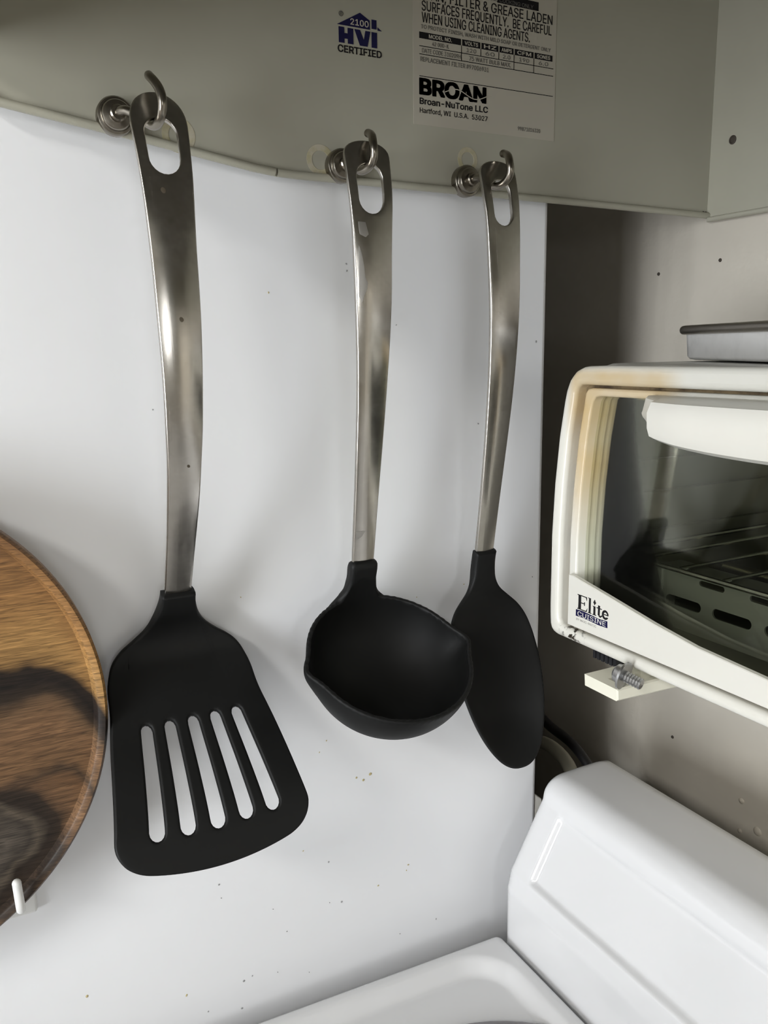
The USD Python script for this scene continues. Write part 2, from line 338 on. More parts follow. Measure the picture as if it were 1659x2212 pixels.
window('window_1', *W1, 'f'); window('window_2', *W2, 'r')
# small paint blisters and nail marks on the wall above the stove
for (px, py, r) in ((1636, 1796, .0032), (1602, 1730, .0022), (1598, 1795, .0018), (1453, 1592, .0012), (1556, 562, .0012), (1423, 592, .0012)):
    c = px_on(1, px, py, 0.0)
    obj('paint_blister', lathe([(r, -.0002), (r*.9, .0004), (r*.55, .0009), (0, .0011)], 14, (0, -1, 0), (c[0], 0, c[2])), M['bump'] if r > .0015 else M['grime'], wb)

# ------------------------------------------------------------------ refrigerator (its right side is the big white panel)
FR = thing('refrigerator', 'big white refrigerator side panel behind the hanging utensils', 'refrigerator', (-.36, -.44, 0))
obj('cabinet', rbox(-.72, 0, -.72, -.1195, .06, 1.70, .004), M['fridge'], FR)
obj('fridge_door', rbox(-.72, 0, -.79, -.728, .10, 1.18, .012), M['fridge'], FR)
obj('freezer_door', rbox(-.72, 0, -.79, -.728, 1.19, 1.70, .012), M['fridge'], FR)
obj('door_gasket', cat_(mbox(-.71, -.01, -.728, -.719, .11, 1.17), mbox(-.71, -.01, -.728, -.719, 1.2, 1.69)), M['fridge_back'], FR, False)
for z0, z1 in ((.75, 1.12), (1.25, 1.55)):
    obj('door_handle', rbox(-.075, -.045, -.83, -.79, z0, z1, .008), M['fridge'], FR)
obj('base_grille', mbox(-.70, -.02, -.70, -.14, .0, .06), M['fridge_back'], FR, False)
obj('back_plate', mbox(-.715, -.006, -.1197, -.1187, .07, 1.69), M['fridge_back'], FR, False)
# crinkled strip at the foot of the back edge
rib = [(-.006 + .0022*math.sin(k*1.9) + .0010*math.sin(k*.7), .905 + .0042*k) for k in range(19)]
rp = Polygon([(-.1195, .90)] + [(-.1195 + .0105 + a + .004*(k < 12), z) for k, (a, z) in enumerate(rib)] + [(-.1195, .985)])
obj('back_trim', plate(rp, 0, -.0045, .006, .0004), M['foam'], FR)
random.seed(5)
specks_y = [(800, 1672, 3.2), (785, 1685, 2.4), (770, 1680, 2.0), (580, 632, 1.6), (188, 2152, 2.6), (403, 2150, 2.6), (882, 1868, 2.2), (817, 1913, 2.0), (900, 1290, 1.2), (1002, 1262, 1.2), (705, 1600, 1.6), (690, 1625, 1.4), (655, 1838, 1.6), (878, 1880, 1.3), (520, 1290, 1.2)]
specks_g = [(710, 1862, 1.8), (738, 1948, 2.0), (620, 2012, 1.4), (473, 1911, 1.8), (527, 2119, 2.2), (545, 2108, 1.6), (590, 1964, 1.3), (668, 2100, 1.3), (478, 1940, 1.2), (1158, 738, 2.2), (1033, 915, 2.0), (749, 585, 1.8), (748, 570, 1.6), (856, 702, 1.6), (942, 1985, 2.0), (864, 2017, 1.2), (450, 2185, 1.5), (523, 2178, 2.2), (600, 2100, 1.3), (712, 1950, 1.1), (330, 885, 1.2), (1150, 1246, 1.3)]
for nm, L, mt in (('grease_specks', specks_y, 'speck_yellow'), ('dust_specks', specks_g, 'speck_grey')):
    ms = []
    for px, py, r in L:
        c = px_on(0, px, py, 0.0); r *= .00033
        v, f = lathe([(r, 0), (r*.8, .00015), (0, .0003)], 9, (1, 0, 0), (0, 0, 0)); ang = random.uniform(0, 3.1); s = random.uniform(.55, 1.0)
        y, z = v[:, 1]*s, v[:, 2]; v = np.column_stack([v[:, 0], y*math.cos(ang)-z*math.sin(ang), y*math.sin(ang)+z*math.cos(ang)])
        ms.append((v + [0, c[1], c[2]], f))
    obj(nm, cat_(*ms), M[mt], FR, kind='stuff')

# ------------------------------------------------------------------ range hood (camera looks up at its inner left side)
HX, HB = .010, -.0045                          # inner faces of the left side and of the back
HO = thing('range_hood', 'dull off-white range hood with printed label inside, over the stove', 'range hood', (.39, -.23, 1.35))
ybot = [(-.43, 1.3960), (-.418, 1.3775), (-.406, 1.3717), (-.352, 1.3637), (-.300, 1.3553), (-.289, 1.3541), (-.279, 1.3537), (-.1239, 1.3523), (0, 1.3508)]
side = Polygon(ybot + [(0, 1.50), (-.43, 1.50)])
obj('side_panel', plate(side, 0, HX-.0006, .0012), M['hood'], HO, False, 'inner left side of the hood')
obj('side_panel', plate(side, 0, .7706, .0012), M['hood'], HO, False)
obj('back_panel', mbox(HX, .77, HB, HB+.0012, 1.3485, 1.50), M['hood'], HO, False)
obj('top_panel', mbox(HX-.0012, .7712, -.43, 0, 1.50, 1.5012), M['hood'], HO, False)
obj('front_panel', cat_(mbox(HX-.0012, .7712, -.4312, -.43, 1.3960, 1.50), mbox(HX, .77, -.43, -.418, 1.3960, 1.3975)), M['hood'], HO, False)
obj('filter_panel', rbox(.10, .68, -.38, -.05, 1.478, 1.49, .003), M['filter'], HO)
# rolled hem along the lower edge, notched where the front slope starts
for seg in (ybot[:6], ybot[5:]):
    p = np.array([(HX+.0008, y, z+.0015) for y, z in seg]); d = p[1]-p[0]
    if seg[0][0] < -.4: p[-1] -= np.array([0, .0012, -.0002])
    v, f = tube(p, .0019, 14); obj('hem', v*[1, 1, 1], M['hood'], HO) if False else obj('hem', (v, f), M['hood'], HO)
hp = np.array([(x, HB-.0009, 1.3497) for x in (HX+.002, .768)]); obj('hem', tube(hp, .0016, 12), M['hood'], HO)
c = px_on(1, 1583, 302, HB)
obj('screw_hole', lathe([(.0026, .0), (.0026, .0003), (.0019, .0005), (.0017, .0001), (0, .0001)], 18, (0, -1, 0), (c[0], HB, c[2])), M['grime'], HO)
c = px_on(0, 1522, 468, HX)
gc = []
for k, (dy, dz, r) in enumerate(((0, 0, .0014), (-.002, .0006, .0009), (.001, -.0007, .001), (-.004, .0004, .0006))):
    v, f = arr(m3.Manifold.sphere(r, 10)); gc.append((v*[.5, 1, .8] + [HX+.001, -.007+dy, 1.3535+dz], f))
obj('corner_grime', cat_(*gc), M['grime'], HO)
for px, py, r in ((692, 346, .0072), (1010, 345, .0062), (386, 292, .0075)):
    c = px_on(0, px, py, HX)
    obj('adhesive_ring', lathe([(r*.60, 0), (r*.62, .00012), (r*.97, .00012), (r, 0)], 26, (1, 0, 0), (HX+.00005, c[1], c[2])), M['glue'], HO, label='yellowed ring of old adhesive')
# label
LX = HX + .0002
pap = obj('label_sticker', plate(sbox(-.2150, 1.3845, -.1262, 1.4740), 0, HX+.0001, .0002), M['paper'], HO, False, 'printed maker label on the inner side')
PX = LX + .00006
def line(txt, y0, y1, z0, h, bold=False, mat='ink', name='printed_line'):
    obj(name, text_on(txt, y0, y1, z0, h, PX, bold), M[mat], pap, False)
def rule(y0, y1, z, t=.0003): obj('printed_rule', plate(sbox(y0, z-t/2, y1, z+t/2), 0, PX, .00012), M['ink'], pap, False)
line('CLEAN FAN, FILTER & GREASE LADEN', -.2270, -.1292, 1.4425, .0045)
line('SURFACES FREQUENTLY.  BE CAREFUL', -.2100, -.1297, 1.4372, .0045)
line('WHEN USING CLEANING AGENTS.', -.2100, -.1440, 1.4319, .0045)
line('FOR GENERAL VENTILATING AND COOKING ONLY', -.2100, -.1420, 1.4482, .0018, mat='ink_grey')
line('TO PROTECT FINISH, WASH WITH MILD SOAP OR DETERGENT ONLY', -.2105, -.1300, 1.4290, .0018, mat='ink_grey')
ZT = (1.4274, 1.4245)      # black header bars
cols = [-.2115, -.1863, -.1745, -.1632, -.1535, -.1405, -.1278]
for k, (hd, v1) in enumerate((('MODEL NO.', '42 000-K'), ('VOLTS', '120'), ('HZ', '60'), ('AMPS', '2.0'), ('CFM', '190'), ('SONES', '6.0'))):
    a, b = cols[k], cols[k+1] - .0008
    obj('header_bar', plate(sbox(a, ZT[1], b, ZT[0]), 0, PX, .00012), M['ink'], pap, False)
    w = (b-a)*(.55 if k == 0 else .74); m_ = (a+b)/2
    obj('header_word', text_on(hd, m_-w/2, m_+w/2, ZT[1]+.0006, .0017, PX+.00008, True), M['paper'], pap, False)
    line(v1, m_-w*.36, m_+w*.36, 1.4218, .0019, mat='ink_grey')
    if k: obj('printed_rule', plate(sbox(a-.0006, 1.4210 if k in (2, 3) else 1.4173, a-.0003, ZT[1]), 0, PX, .00012), M['ink'], pap, False)
rule(cols[0], cols[-1], 1.4210); rule(cols[0], cols[-1], 1.4173)
line('DATE CODE 310209H', -.2100, -.1872, 1.4181, .0020, mat='ink_grey'); line('75 WATT BULB MAX.', -.1820, -.1560, 1.4181, .0020, mat='ink_grey')
line('REPLACEMENT FILTER #97006931', -.2110, -.1700, 1.4140, .0021, mat='ink_grey')
rule(-.2115, -.1278, 1.4072)
line('Broan-NuTone LLC', -.2115, -.1703, 1.3943, .0028, True); line('Hartford, WI  U.S.A.  53027', -.2115, -.1705, 1.3902, .0023)
line('99871026320', -.1508, -.1358, 1.3878, .0019, mat='ink_grey')
obj('header_bar', plate(sbox(-.165, 1.4478, -.1385, 1.452), 0, PX, .00012), M['ink'], pap, False)
# the maker's word with a wave cut through it
bw = [text_on('BROAN', -.2113+a, -.1717+a, 1.3990+b, .0070, PX, True) for a in (-.0004, 0, .0004) for b in (-.0002, .0002)]
obj('maker_word', cat_(*bw), M['ink'], pap, False)
wv = LineString([(-.1965+.0285*t, 1.40195 + .0016*math.sin((t*1.25-.05)*2*math.pi) - .0006*t) for t in np.linspace(0, 1, 30)]).buffer(.00024)
obj('wave_cut', plate(wv, 0, PX+.0001, .00015), M['paper'], pap, False)
# certification mark printed left of the label
cm = obj('certification_mark', plate(Polygon([(-.2560, 1.4242), (-.2440, 1.4308), (-.2388, 1.4281), (-.2388, 1.4242)]), 0, HX+.0001, .0002), M['ink_navy'], HO, False, 'navy house-shaped certification print')
obj('roof_stem', plate(sbox(-.2378, 1.4248, -.2352, 1.4288), 0, HX+.0001, .0002), M['ink_navy'], cm, False)
obj('roof_tip', plate(Polygon([(-.2346, 1.4258), (-.2324, 1.4244), (-.2346, 1.4244)]), 0, HX+.0001, .0002), M['ink_navy'], cm, False)
obj('mark_number', text_on('2100', -.2492, -.2395, 1.4250, .0026, HX+.00024, True), M['paper'], cm, False)
for pol in (unary_union([sbox(-.2553, 1.4165, -.2524, 1.4233), sbox(-.2553, 1.4185, -.2477, 1.4208), sbox(-.2506, 1.4165, -.2477, 1.4233)]),
            Polygon([(-.2470, 1.4233), (-.2441, 1.4233), (-.2421, 1.4190), (-.2412, 1.4233), (-.2386, 1.4233), (-.2402, 1.4165), (-.2442, 1.4165)]), sbox(-.2379, 1.4165, -.2350, 1.4233)):
    obj('mark_letter', plate(pol, 0, HX+.0001, .0002), M['ink_navy'], cm, False)
obj('mark_word', text_on('CERTIFIED', -.2560, -.2326, 1.4124, .0030, HX+.0001, True), M['ink'], cm, False)
obj('registered_sign', plate(Point(-.2539, 1.4290).buffer(.0012).difference(Point(-.2539, 1.4290).buffer(.0009)), 0, HX+.0001, .0002), M['ink_grey'], cm, False)
obj('registered_letter', text_on('R', -.2544, -.2534, 1.42835, .0013, HX+.0001, True), M['ink_grey'], cm, False)

# ------------------------------------------------------------------ magnetic hooks
def magnet_hook(yc, zc, yh, zb, top, label):
    """disc at (yc, zc) on the hood side; the wire runs out to yh and rests the handle at height zb, tip at top = (x, y, z)."""
    t = thing('magnetic_hook', label, 'hook', (HX, yc, zc), 'magnetic hooks on the hood side')
    obj('magnet', lathe([(0, 0), (.0077, 0), (.0079, .0006), (.0079, .0040), (.0074, .0046), (.0066, .0047), (.0062, .0052), (.0062, .0062), (.0057, .0068), (.0030, .0072), (0, .0072)], 40, (1, 0, 0), (HX, yc, zc)), M['nickel'], t)
    obj('hub', lathe([(0, .0070), (.0034, .0070), (.0034, .0094), (.0028, .0100), (0, .0100)], 24, (1, 0, 0), (HX, yc, zc)), M['nickel'], t)
    x, y, z = top
    pts = curve([(HX+.009, yc, zc), (HX+.016, yc+(yh-yc)*.35, zc-.0012), (.0345, yh-.001, zb-.0022), (.0405, yh, zb-.0016), (.0452, yh+.0004, zb+.0025), (.0450, yh+.0002, zb+.0072), (.0424, (y+yh)/2, zb+.0080+(z-zb-.0080)*.45), (x, y, z)], 46)
    obj('hook_wire', cat_(tube(pts, .0019, 14), (arr(m3.Manifold.sphere(.0019, 14))[0] + pts[-1], arr(m3.Manifold.sphere(.0019, 14))[1])), M['nickel'], t)
magnet_hook(-.3614, 1.3720, -.3500, 1.3668, (.0360, -.3519, 1.3829), 'magnetic hook holding the slotted turner, nearest of the three')
magnet_hook(-.2566, 1.3607, -.2562, 1.3568, (.0360, -.2539, 1.3708), 'magnetic hook holding the soup ladle')
magnet_hook(-.1850, 1.3590, -.1813, 1.3553, (.0360, -.1786, 1.3686), 'magnetic hook holding the solid spoon, nearest the corner')

# ------------------------------------------------------------------ the three utensils
def bend(mesh, X, yc, c=0.0, czr=(1.31, 1.345), T=None, dish=None, dy=0.0):
    """(u, z, w) -> the utensil's curved sheet: x = X(z), width along y, thickness along the normal; c: convexity across."""
    m = man(mesh).refine_to_length(.0026); v, f = arr(m)
    u, z, w = v.T
    if T is not None: w = w*T(z)
    d = (X(z+1e-4)-X(z-1e-4))/2e-4; n = np.sqrt(1+d*d)
    x = X(z) - c*u*u*sm(czr[1], czr[0], z)
    if dish is not None: x = x - dish(u, z)
    return np.column_stack([x + w/n, yc+u, z - w*d/n]), f
def smooth_fit(z, x):
    m, h = z.mean(), (z[-1]-z[0])/2; c = np.polyfit((z-m)/h, x, 5)
    return lambda q: np.polyval(c, (np.asarray(q, float)-m)/h)
def handle(t, yc, tab, ztop, hole, zend, thick=.0022):
    z = np.array([a[1] for a in tab])[::-1]; X = smooth_fit(z, np.array([a[0] for a in tab])[::-1]); W = Pchip(z, np.array([a[2] for a in tab])[::-1])
    zs = np.linspace(zend, z[-1]-.001, 60); w = W(zs); wt = float(w[-1])
    left = [(-a, b) for a, b in zip(w, zs)]
    arc = [(wt*math.cos(a), zs[-1] + (ztop-zs[-1])*math.sin(a)**.85) for a in np.linspace(0, math.pi, 26)[1:-1]]
    pol = Polygon(left[:1] + [(a, b) for a, b in zip(w, zs)] + arc + left[::-1][:-1])
    ho = Polygon([(hole[2]*math.cos(a)*(1 if math.sin(a) > 0 else .96), (hole[1]-hole[2] if math.sin(a) > 0 else hole[0]+hole[2]) + hole[2]*math.sin(a)) for a in np.linspace(0, 2*math.pi, 40, endpoint=False)])
    e0, e1 = (X(z[0]+.001)-X(z[0]))/.001, (X(z[-1])-X(z[-1]-.001))/.001
    Xe = lambda q: np.where(q < z[0], X(z[0])+e0*(q-z[0]), np.where(q > z[-1], X(z[-1])+e1*(q-z[-1]), X(np.clip(q, z[0], z[-1]))))
    p = obj('handle', bend(slab(pol.difference(ho), thick, .0005, .0018, 2), Xe, yc, 19.0), M['steel'], t, 50)
    return Xe, p
# slotted turner
SY = -.3495
t = thing('slotted_turner', 'black slotted turner with steel handle, hanging beside the round wooden plate', 'spatula', (.04, SY, 1.366), 'utensils hanging from the hood')
Xh, hd = handle(t, SY, [(.0376, 1.3651, .0116), (.0412, 1.3551, .0111), (.0443, 1.3436, .0106), (.0483, 1.329, .0099), (.0506, 1.3127, .0094), (.052, 1.2892, .009), (.0523, 1.2637, .0083), (.0494, 1.2409, .0078), (.0462, 1.2285, .0074), (.0407, 1.2117, .0071), (.029, 1.1847, .0065), (.0188, 1.1629, .0063), (.0152, 1.1555, .0061)], 1.3775, (1.3440, 1.3668, .0066), 1.157)
def patch(tx, X, yc, pts, at=.0455, c=19.0, name='water_mark', mat='stain'):
    P = [px_on(0, a, b, at) for a, b in pts]; pol = Polygon([(q[1]-yc, q[2]) for q in P]).buffer(.0002).buffer(-.0001)
    v, f = bend(slab(pol, .0001, 0, .0006), X, yc, c); obj(name, (v + [.00117, 0, 0], f), M[mat], tx, True)
circ = lambda x, y, a, b: [(x + a*math.cos(t_)+.25*b*math.sin(t_), y + b*math.sin(t_)) for t_ in np.linspace(0, 2*math.pi, 14)[:-1]]
patch(t, Xh, SY, circ(350, 413, 5.0, 6.5), .0450, name='burnt_spot', mat='burn')
patch(t, Xh, SY, circ(390.5, 690.5, 4.2, 5.2), .0525, name='burnt_spot', mat='burn')
patch(t, Xh, SY, circ(407, 1007, 3, 3), .0465, name='burnt_spot', mat='burn')
Xs = Pchip([1.03, 1.05, 1.0724, 1.0858, 1.1041, 1.1227, 1.13, 1.1365, 1.1466, 1.1549, 1.1629, 1.17], [.0825, .0730, .0605, .0490, .0300, .0133, .0092, .0080, .0104, .0147, .0188, .0222])
half = [(.0080, 1.1640), (.0083, 1.1590), (.0094, 1.1545), (.0134, 1.1462), (.0205, 1.1395), (.0270, 1.1348), (.0310, 1.1300), (.0332, 1.1250), (.0342, 1.1220), (.0357, 1.1107), (.0373, 1.1041), (.0411, 1.0850), (.0434, 1.0725), (.0440, 1.0680), (.0430, 1.0645), (.0400, 1.0605), (.0350, 1.0574), (.0270, 1.0552), (.0180, 1.0537), (.0090, 1.0528)]
from scipy.interpolate import splprep, splev
ol = np.array(half + [(0, 1.0525)] + [(-a, b) for a, b in half[::-1]])
tck, _ = splprep(ol.T, s=0, k=2); ol = np.array(splev(np.linspace(0, 1, 170), tck)).T
head = Polygon(ol).buffer(0)
for ut, ub in ((-.0213, -.0258), (-.0105, -.0124), (.0004, .0009), (.0111, .0141), (.0216, .0268)):
    a, b = np.array([ut, 1.1027]), np.array([ub, 1.0705 - .0012*(1-abs(ub)/.027)])
    head = head.difference(unary_union([Polygon([(a[0]-.00265, a[1]), (a[0]+.00265, a[1]), (b[0]+.00345, b[1]), (b[0]-.00345, b[1])]), Point(a).buffer(.00265), Point(b).buffer(.00345)]))
obj('slotted_blade', bend(slab(head, .0034, .0010, .0014, 2), Xs, SY, T=lambda z: 1 + 1.0*sm(1.142, 1.158, z) - .45*sm(1.075, 1.053, z)), M['silicone'], t, 50, 'black silicone blade with five slots')
# ladle
LY = -.2565
t = thing('soup_ladle', 'black deep-bowled ladle with steel handle, hanging between turner and spoon', 'ladle', (.04, LY, 1.356), 'utensils hanging from the hood')
Xh, hd = handle(t, LY, [(.0388, 1.3607, .0115), (.0415, 1.3479, .0112), (.043, 1.338, .0107), (.0446, 1.3271, .0101), (.0453, 1.3162, .0098), (.0452, 1.307, .0096), (.0447, 1.298, .0094), (.0444, 1.2812, .0088), (.042, 1.258, .0079), (.0374, 1.2279, .0071), (.0331, 1.2026, .0065), (.0276, 1.1681, .0060), (.0262, 1.161, .0058)], 1.3668, (1.3344, 1.3566, .0066), 1.159)
patch(t, Xh, LY, [(776, 530), (781, 545), (786, 575), (788, 599), (793, 610), (792, 622), (787, 637), (783, 653), (777, 640), (776, 577)])
patch(t, Xh, LY, [(775, 478), (790, 480), (796, 506), (790, 512), (778, 505)])
patch(t, Xh, LY, [(768, 1148), (786, 1146), (780, 1158), (770, 1166)], .0300)
C = np.array([.0567, LY, 1.1278]); e = math.radians(61); na = np.array([math.cos(e), 0, math.sin(e)]); nb = np.array([-math.sin(e), 0, math.cos(e)]); RB = .0418
def bowl(r, depth, cut, n=72):
    prof = [(0, -depth)] + [(r*math.sin(a)**.92 if a < math.pi/2 else r, -depth*math.cos(a)) for a in np.linspace(0, math.pi/2, 22)[1:]] + ([(r, cut), (0, cut)] if cut > 0 else [(0, 0)])
    th = np.linspace(0, 2*math.pi, n, endpoint=False); V, F = [], []
    for rr_, h in prof:
        up = sm(-.020, 0, h)
        lip = 1 + up*.10*(np.exp(-((np.sin((th-math.pi)/2))/.085)**2) + np.exp(-((np.sin(th/2))/.085)**2))
        V.append(C + h*na + np.outer(np.cos(th)*rr_*lip, [0, 1, 0]) + np.outer(np.sin(th)*rr_, nb))
    V = np.vstack(V)
    for k in range(len(prof)-1):
        for i in range(n):
            j = (i+1) % n; A, B, D, E_ = k*n+i, k*n+j, (k+1)*n+j, (k+1)*n+i
            if prof[k][0] > 0: F.append((A, B, D))
            if prof[k+1][0] > 0: F.append((A, D, E_))
    return man((V, np.array(F)))
outer, inner = bowl(RB, .0375, 0.0), bowl(RB-.0022, .0353, .02)
bx = lambda w, x, z, t_, h: rbox(x-t_/2, x+t_/2, LY-w, LY+w, z-h/2, z+h/2, min(t_/2.05, .0022), 10)
chain = [bx(.0076, .0268, 1.1655, .0072, .006), bx(.0076, .0249, 1.1585, .0070, .006), bx(.0090, .0228, 1.1520, .0060, .005), bx(.0120, .0208, 1.1475, .0052, .005), bx(.0170, .0203, 1.1430, .0048, .005), bx(.0235, .0212, 1.1370, .0046, .005)]
neck = m3.Manifold()
for a, b in zip(chain[:-1], chain[1:]): neck = neck + m3.Manifold.batch_hull([a, b])
lad = (outer + neck) - inner
v, f = arr(lad.refine_to_length(.0018)); tm = trimesh.Trimesh(v, f, process=False); trimesh.smoothing.filter_taubin(tm, iterations=10)
obj('bowl', tm, M['silicone'], t, 50, 'black silicone bowl with two pouring lips')
# solid spoon
PY = -.181
t = thing('serving_spoon', 'black solid serving spoon with steel handle, hanging nearest the toaster oven', 'spoon', (.04, PY, 1.355), 'utensils hanging from the hood')
Xh, hd = handle(t, PY, [(.0347, 1.3592, .0107), (.0372, 1.3478, .0106), (.0395, 1.3385, .0101), (.042, 1.3243, .0097), (.043, 1.3083, .0093), (.0432, 1.2838, .0086), (.0423, 1.2722, .0083), (.0396, 1.2467, .0076), (.035, 1.2133, .0066), (.0299, 1.1854, .006), (.0261, 1.1621, .0057), (.0250, 1.155, .0055)], 1.3652, (1.3334, 1.3555, .0056), 1.153)
Xp = Pchip([1.035, 1.05, 1.07, 1.09, 1.11, 1.1265, 1.135, 1.142, 1.150, 1.165], [.0700, .0640, .0550, .0465, .0375, .0302, .0270, .0254, .0246, .0270])
hw = [(.0066, 1.1640), (.0068, 1.1540), (.0076, 1.1475), (.0105, 1.1415), (.0155, 1.1365), (.0210, 1.1310), (.0248, 1.1245), (.0266, 1.1175), (.0274, 1.1085), (.0272, 1.0990), (.0260, 1.0890), (.0236, 1.0780), (.0196, 1.0670), (.0150, 1.0590), (.0095, 1.0535), (.0045, 1.0512)]
ol = np.array(hw + [(0, 1.0507)] + [(-a, b) for a, b in hw[::-1]]); tck, _ = splprep(ol.T, s=0, k=2); ol = np.array(splev(np.linspace(0, 1, 140), tck)).T
ws = Pchip([b for a, b in hw[::-1]], [a for a, b in hw[::-1]])
def dish(u, z):
    w = np.maximum(ws(np.clip(z, 1.0513, 1.164)), .003); return .0085*np.clip(1-(u/w)**2, 0, 1)*sm(1.138, 1.115, z)*sm(1.049, 1.075, z)
obj('spoon_bowl', bend(slab(Polygon(ol).buffer(0), .0032, .0011, .0014, 2), Xp, PY, T=lambda z: 1 + .9*sm(1.140, 1.152, z) - .3*sm(1.07, 1.052, z), dish=dish), M['silicone'], t, 50, 'black silicone spoon bowl')

# ------------------------------------------------------------------ round wooden plate on the refrigerator, and its peg
TC, TR = np.array([-.4972, 1.1205]), .1110
t = thing('wooden_plate', 'round dark-grained wooden plate mounted on the white refrigerator side', 'plate', (.0, TC[0], TC[1]))
at = (0, TC[0], TC[1])
obj('plate_base', lathe([(0, .0015), (.072, .0015), (.080, .004), (TR-.006, .0155), (TR-.0044, .0250), (TR-.0080, .0247), (TR-.030, .0243), (0, .0242)], 120, (1, 0, 0), at), M['wood'], t, 35)
obj('rim', lathe([(TR-.0078, .0150), (TR-.003, .0170), (TR, .0220), (TR-.0003, .0285), (TR-.0016, .0300), (TR-.0040, .0292), (TR-.0048, .0280), (TR-.0064, .0235), (TR-.0078, .0150)], 160, (1, 0, 0), at), M['wood_rim'], t, 40, 'raised turned rim')
a = px_on(0, 36, 1908, .0335); b = px_on(0, 44, 1956, .0335)
k = thing('plate_hook', 'small white plastic hook prong holding the lower rim of the wooden plate', 'hook', (0, b[1], b[2]))
d = (b-a)/np.linalg.norm(b-a)
low = b + d*.004
obj('hook_arm', cat_(tube(curve([a, (a+b)/2, b, low + [-.004, 0, -.0005], low + [-.020, 0, 0], low + [-.0335, 0, 0]], 30), .0020, 14), (arr(m3.Manifold.sphere(.0020, 14))[0] + a, arr(m3.Manifold.sphere(.0020, 14))[1])), M['white_plastic'], k)
obj('hook_base', rbox(0, .0030, low[1]-.010, low[1]+.008, low[2]-.022, low[2]+.006, .0014), M['white_plastic'], k)

# ------------------------------------------------------------------ stove
ST = thing('stove', 'white enamel stove with rolled backguard, below the hanging utensils', 'stove', (.39, -.38, 0))
SX0, SX1, ZC = .0190, .778, .915
obj('oven_body', rbox(SX0+.002, SX1-.002, -.68, -.085, .02, ZC-.022, .004), M['stove'], ST)
obj('oven_door', rbox(SX0+.01, SX1-.01, -.715, -.682, .22, .78, .008), M['stove'], ST)
obj('door_handle', tube([(SX0+.08, -.745, .74), (SX1-.08, -.745, .74)], .010, 14), M['chrome'], ST)
obj('storage_drawer', rbox(SX0+.01, SX1-.01, -.712, -.682, .06, .205, .006), M['stove'], ST)
# cooktop: height field with rounded outer edge and a shallow basin with rounded corners
def cooktop():
    yb, yf = -.1622, -.69
    us = np.r_[np.linspace(0, .10, 70), np.linspace(.10, .9, 60)[1:-1], np.linspace(.9, 1, 30)]; vs = np.r_[np.linspace(0, .16, 80), np.linspace(.16, 1, 60)[1:]]
    U, Vv = np.meshgrid(us, vs, indexing='ij'); Y = yb + (yf-yb)*Vv
    xl = SX0 + .0006 - .040*np.clip(-.163-Y, 0, .2)*1.0; X = xl + (SX1-xl)*U
    dx = np.minimum(X-xl, SX1-X); dy = np.minimum(yb-Y, Y-yf)
    # distance to the outline with a corner radius, and to the basin outline
    def sd(dx, dy, r): return np.where((dx < r) & (dy < r), r - np.hypot(r-dx, r-dy), np.minimum(dx, dy))
    d0 = sd(dx, dy, .006)
    Z = np.full_like(X, ZC) - .007*(1-np.sqrt(np.clip(1-(1-np.clip(d0/.007, 0, 1))**2, 0, 1)))
    d1 = sd(dx-.0085, dy-.010, .030)
    Z = Z - .0075*sm(.0, .011, d1)
    return X, Y, Z
X, Y, Z = cooktop(); n0, n1 = X.shape
v = np.stack([X, Y, Z], -1).reshape(-1, 3); i, j = np.meshgrid(np.arange(n0-1), np.arange(n1-1), indexing='ij'); i, j = i.ravel(), j.ravel()
q = np.stack([i*n1+j, i*n1+j+1, (i+1)*n1+j+1, (i+1)*n1+j], 1)
bd = np.r_[np.arange(n1), (np.arange(1, n0)*n1 + n1-1), ((n0-1)*n1 + np.arange(n1-2, -1, -1)), (np.arange(n0-2, -1, -1)*n1)][:-1]
sk = v[bd].copy(); sk[:, 2] = ZC - .024; nv = len(v); kk = np.arange(len(bd)); k2 = (kk+1) % len(bd)
qs = np.stack([bd[kk], nv+kk, nv+k2, bd[k2]], 1)
vv, ff = arr((np.vstack([v, sk]), np.vstack([q, qs]))); tmp = trimesh.Trimesh(vv, ff, process=False)
if tmp.face_normals[len(q)//2][2] < 0: ff = ff[:, ::-1]
obj('cooktop', (vv, ff), M['stove'], ST, 60)
zb_ = ZC - .0074
for bx_, by_, br in ((.164, -.249, .101), (.600, -.270, .122), (.190, -.530, .122), (.610, -.540, .101)):
    k = br/.101
    dp = obj('drip_pan', lathe([(.101*k, zb_-.0002), (.100*k, zb_+.0035), (.094*k, zb_+.0038), (.088*k, zb_+.001), (.070*k, zb_-.012), (.02, zb_-.0125), (0, zb_-.0125)], 72, (0, 0, 1), (bx_, by_, 0)), M['drip'], ST)
    sp = [(bx_ + r*math.cos(a), by_ + r*math.sin(a), zb_+.006) for a in np.linspace(0, 2*math.pi*4, 180) for r in (.018 + .060*k*a/(2*math.pi*4),)]
    obj('burner_coil', tube(sp, .0038, 8), M['coil'], dp)
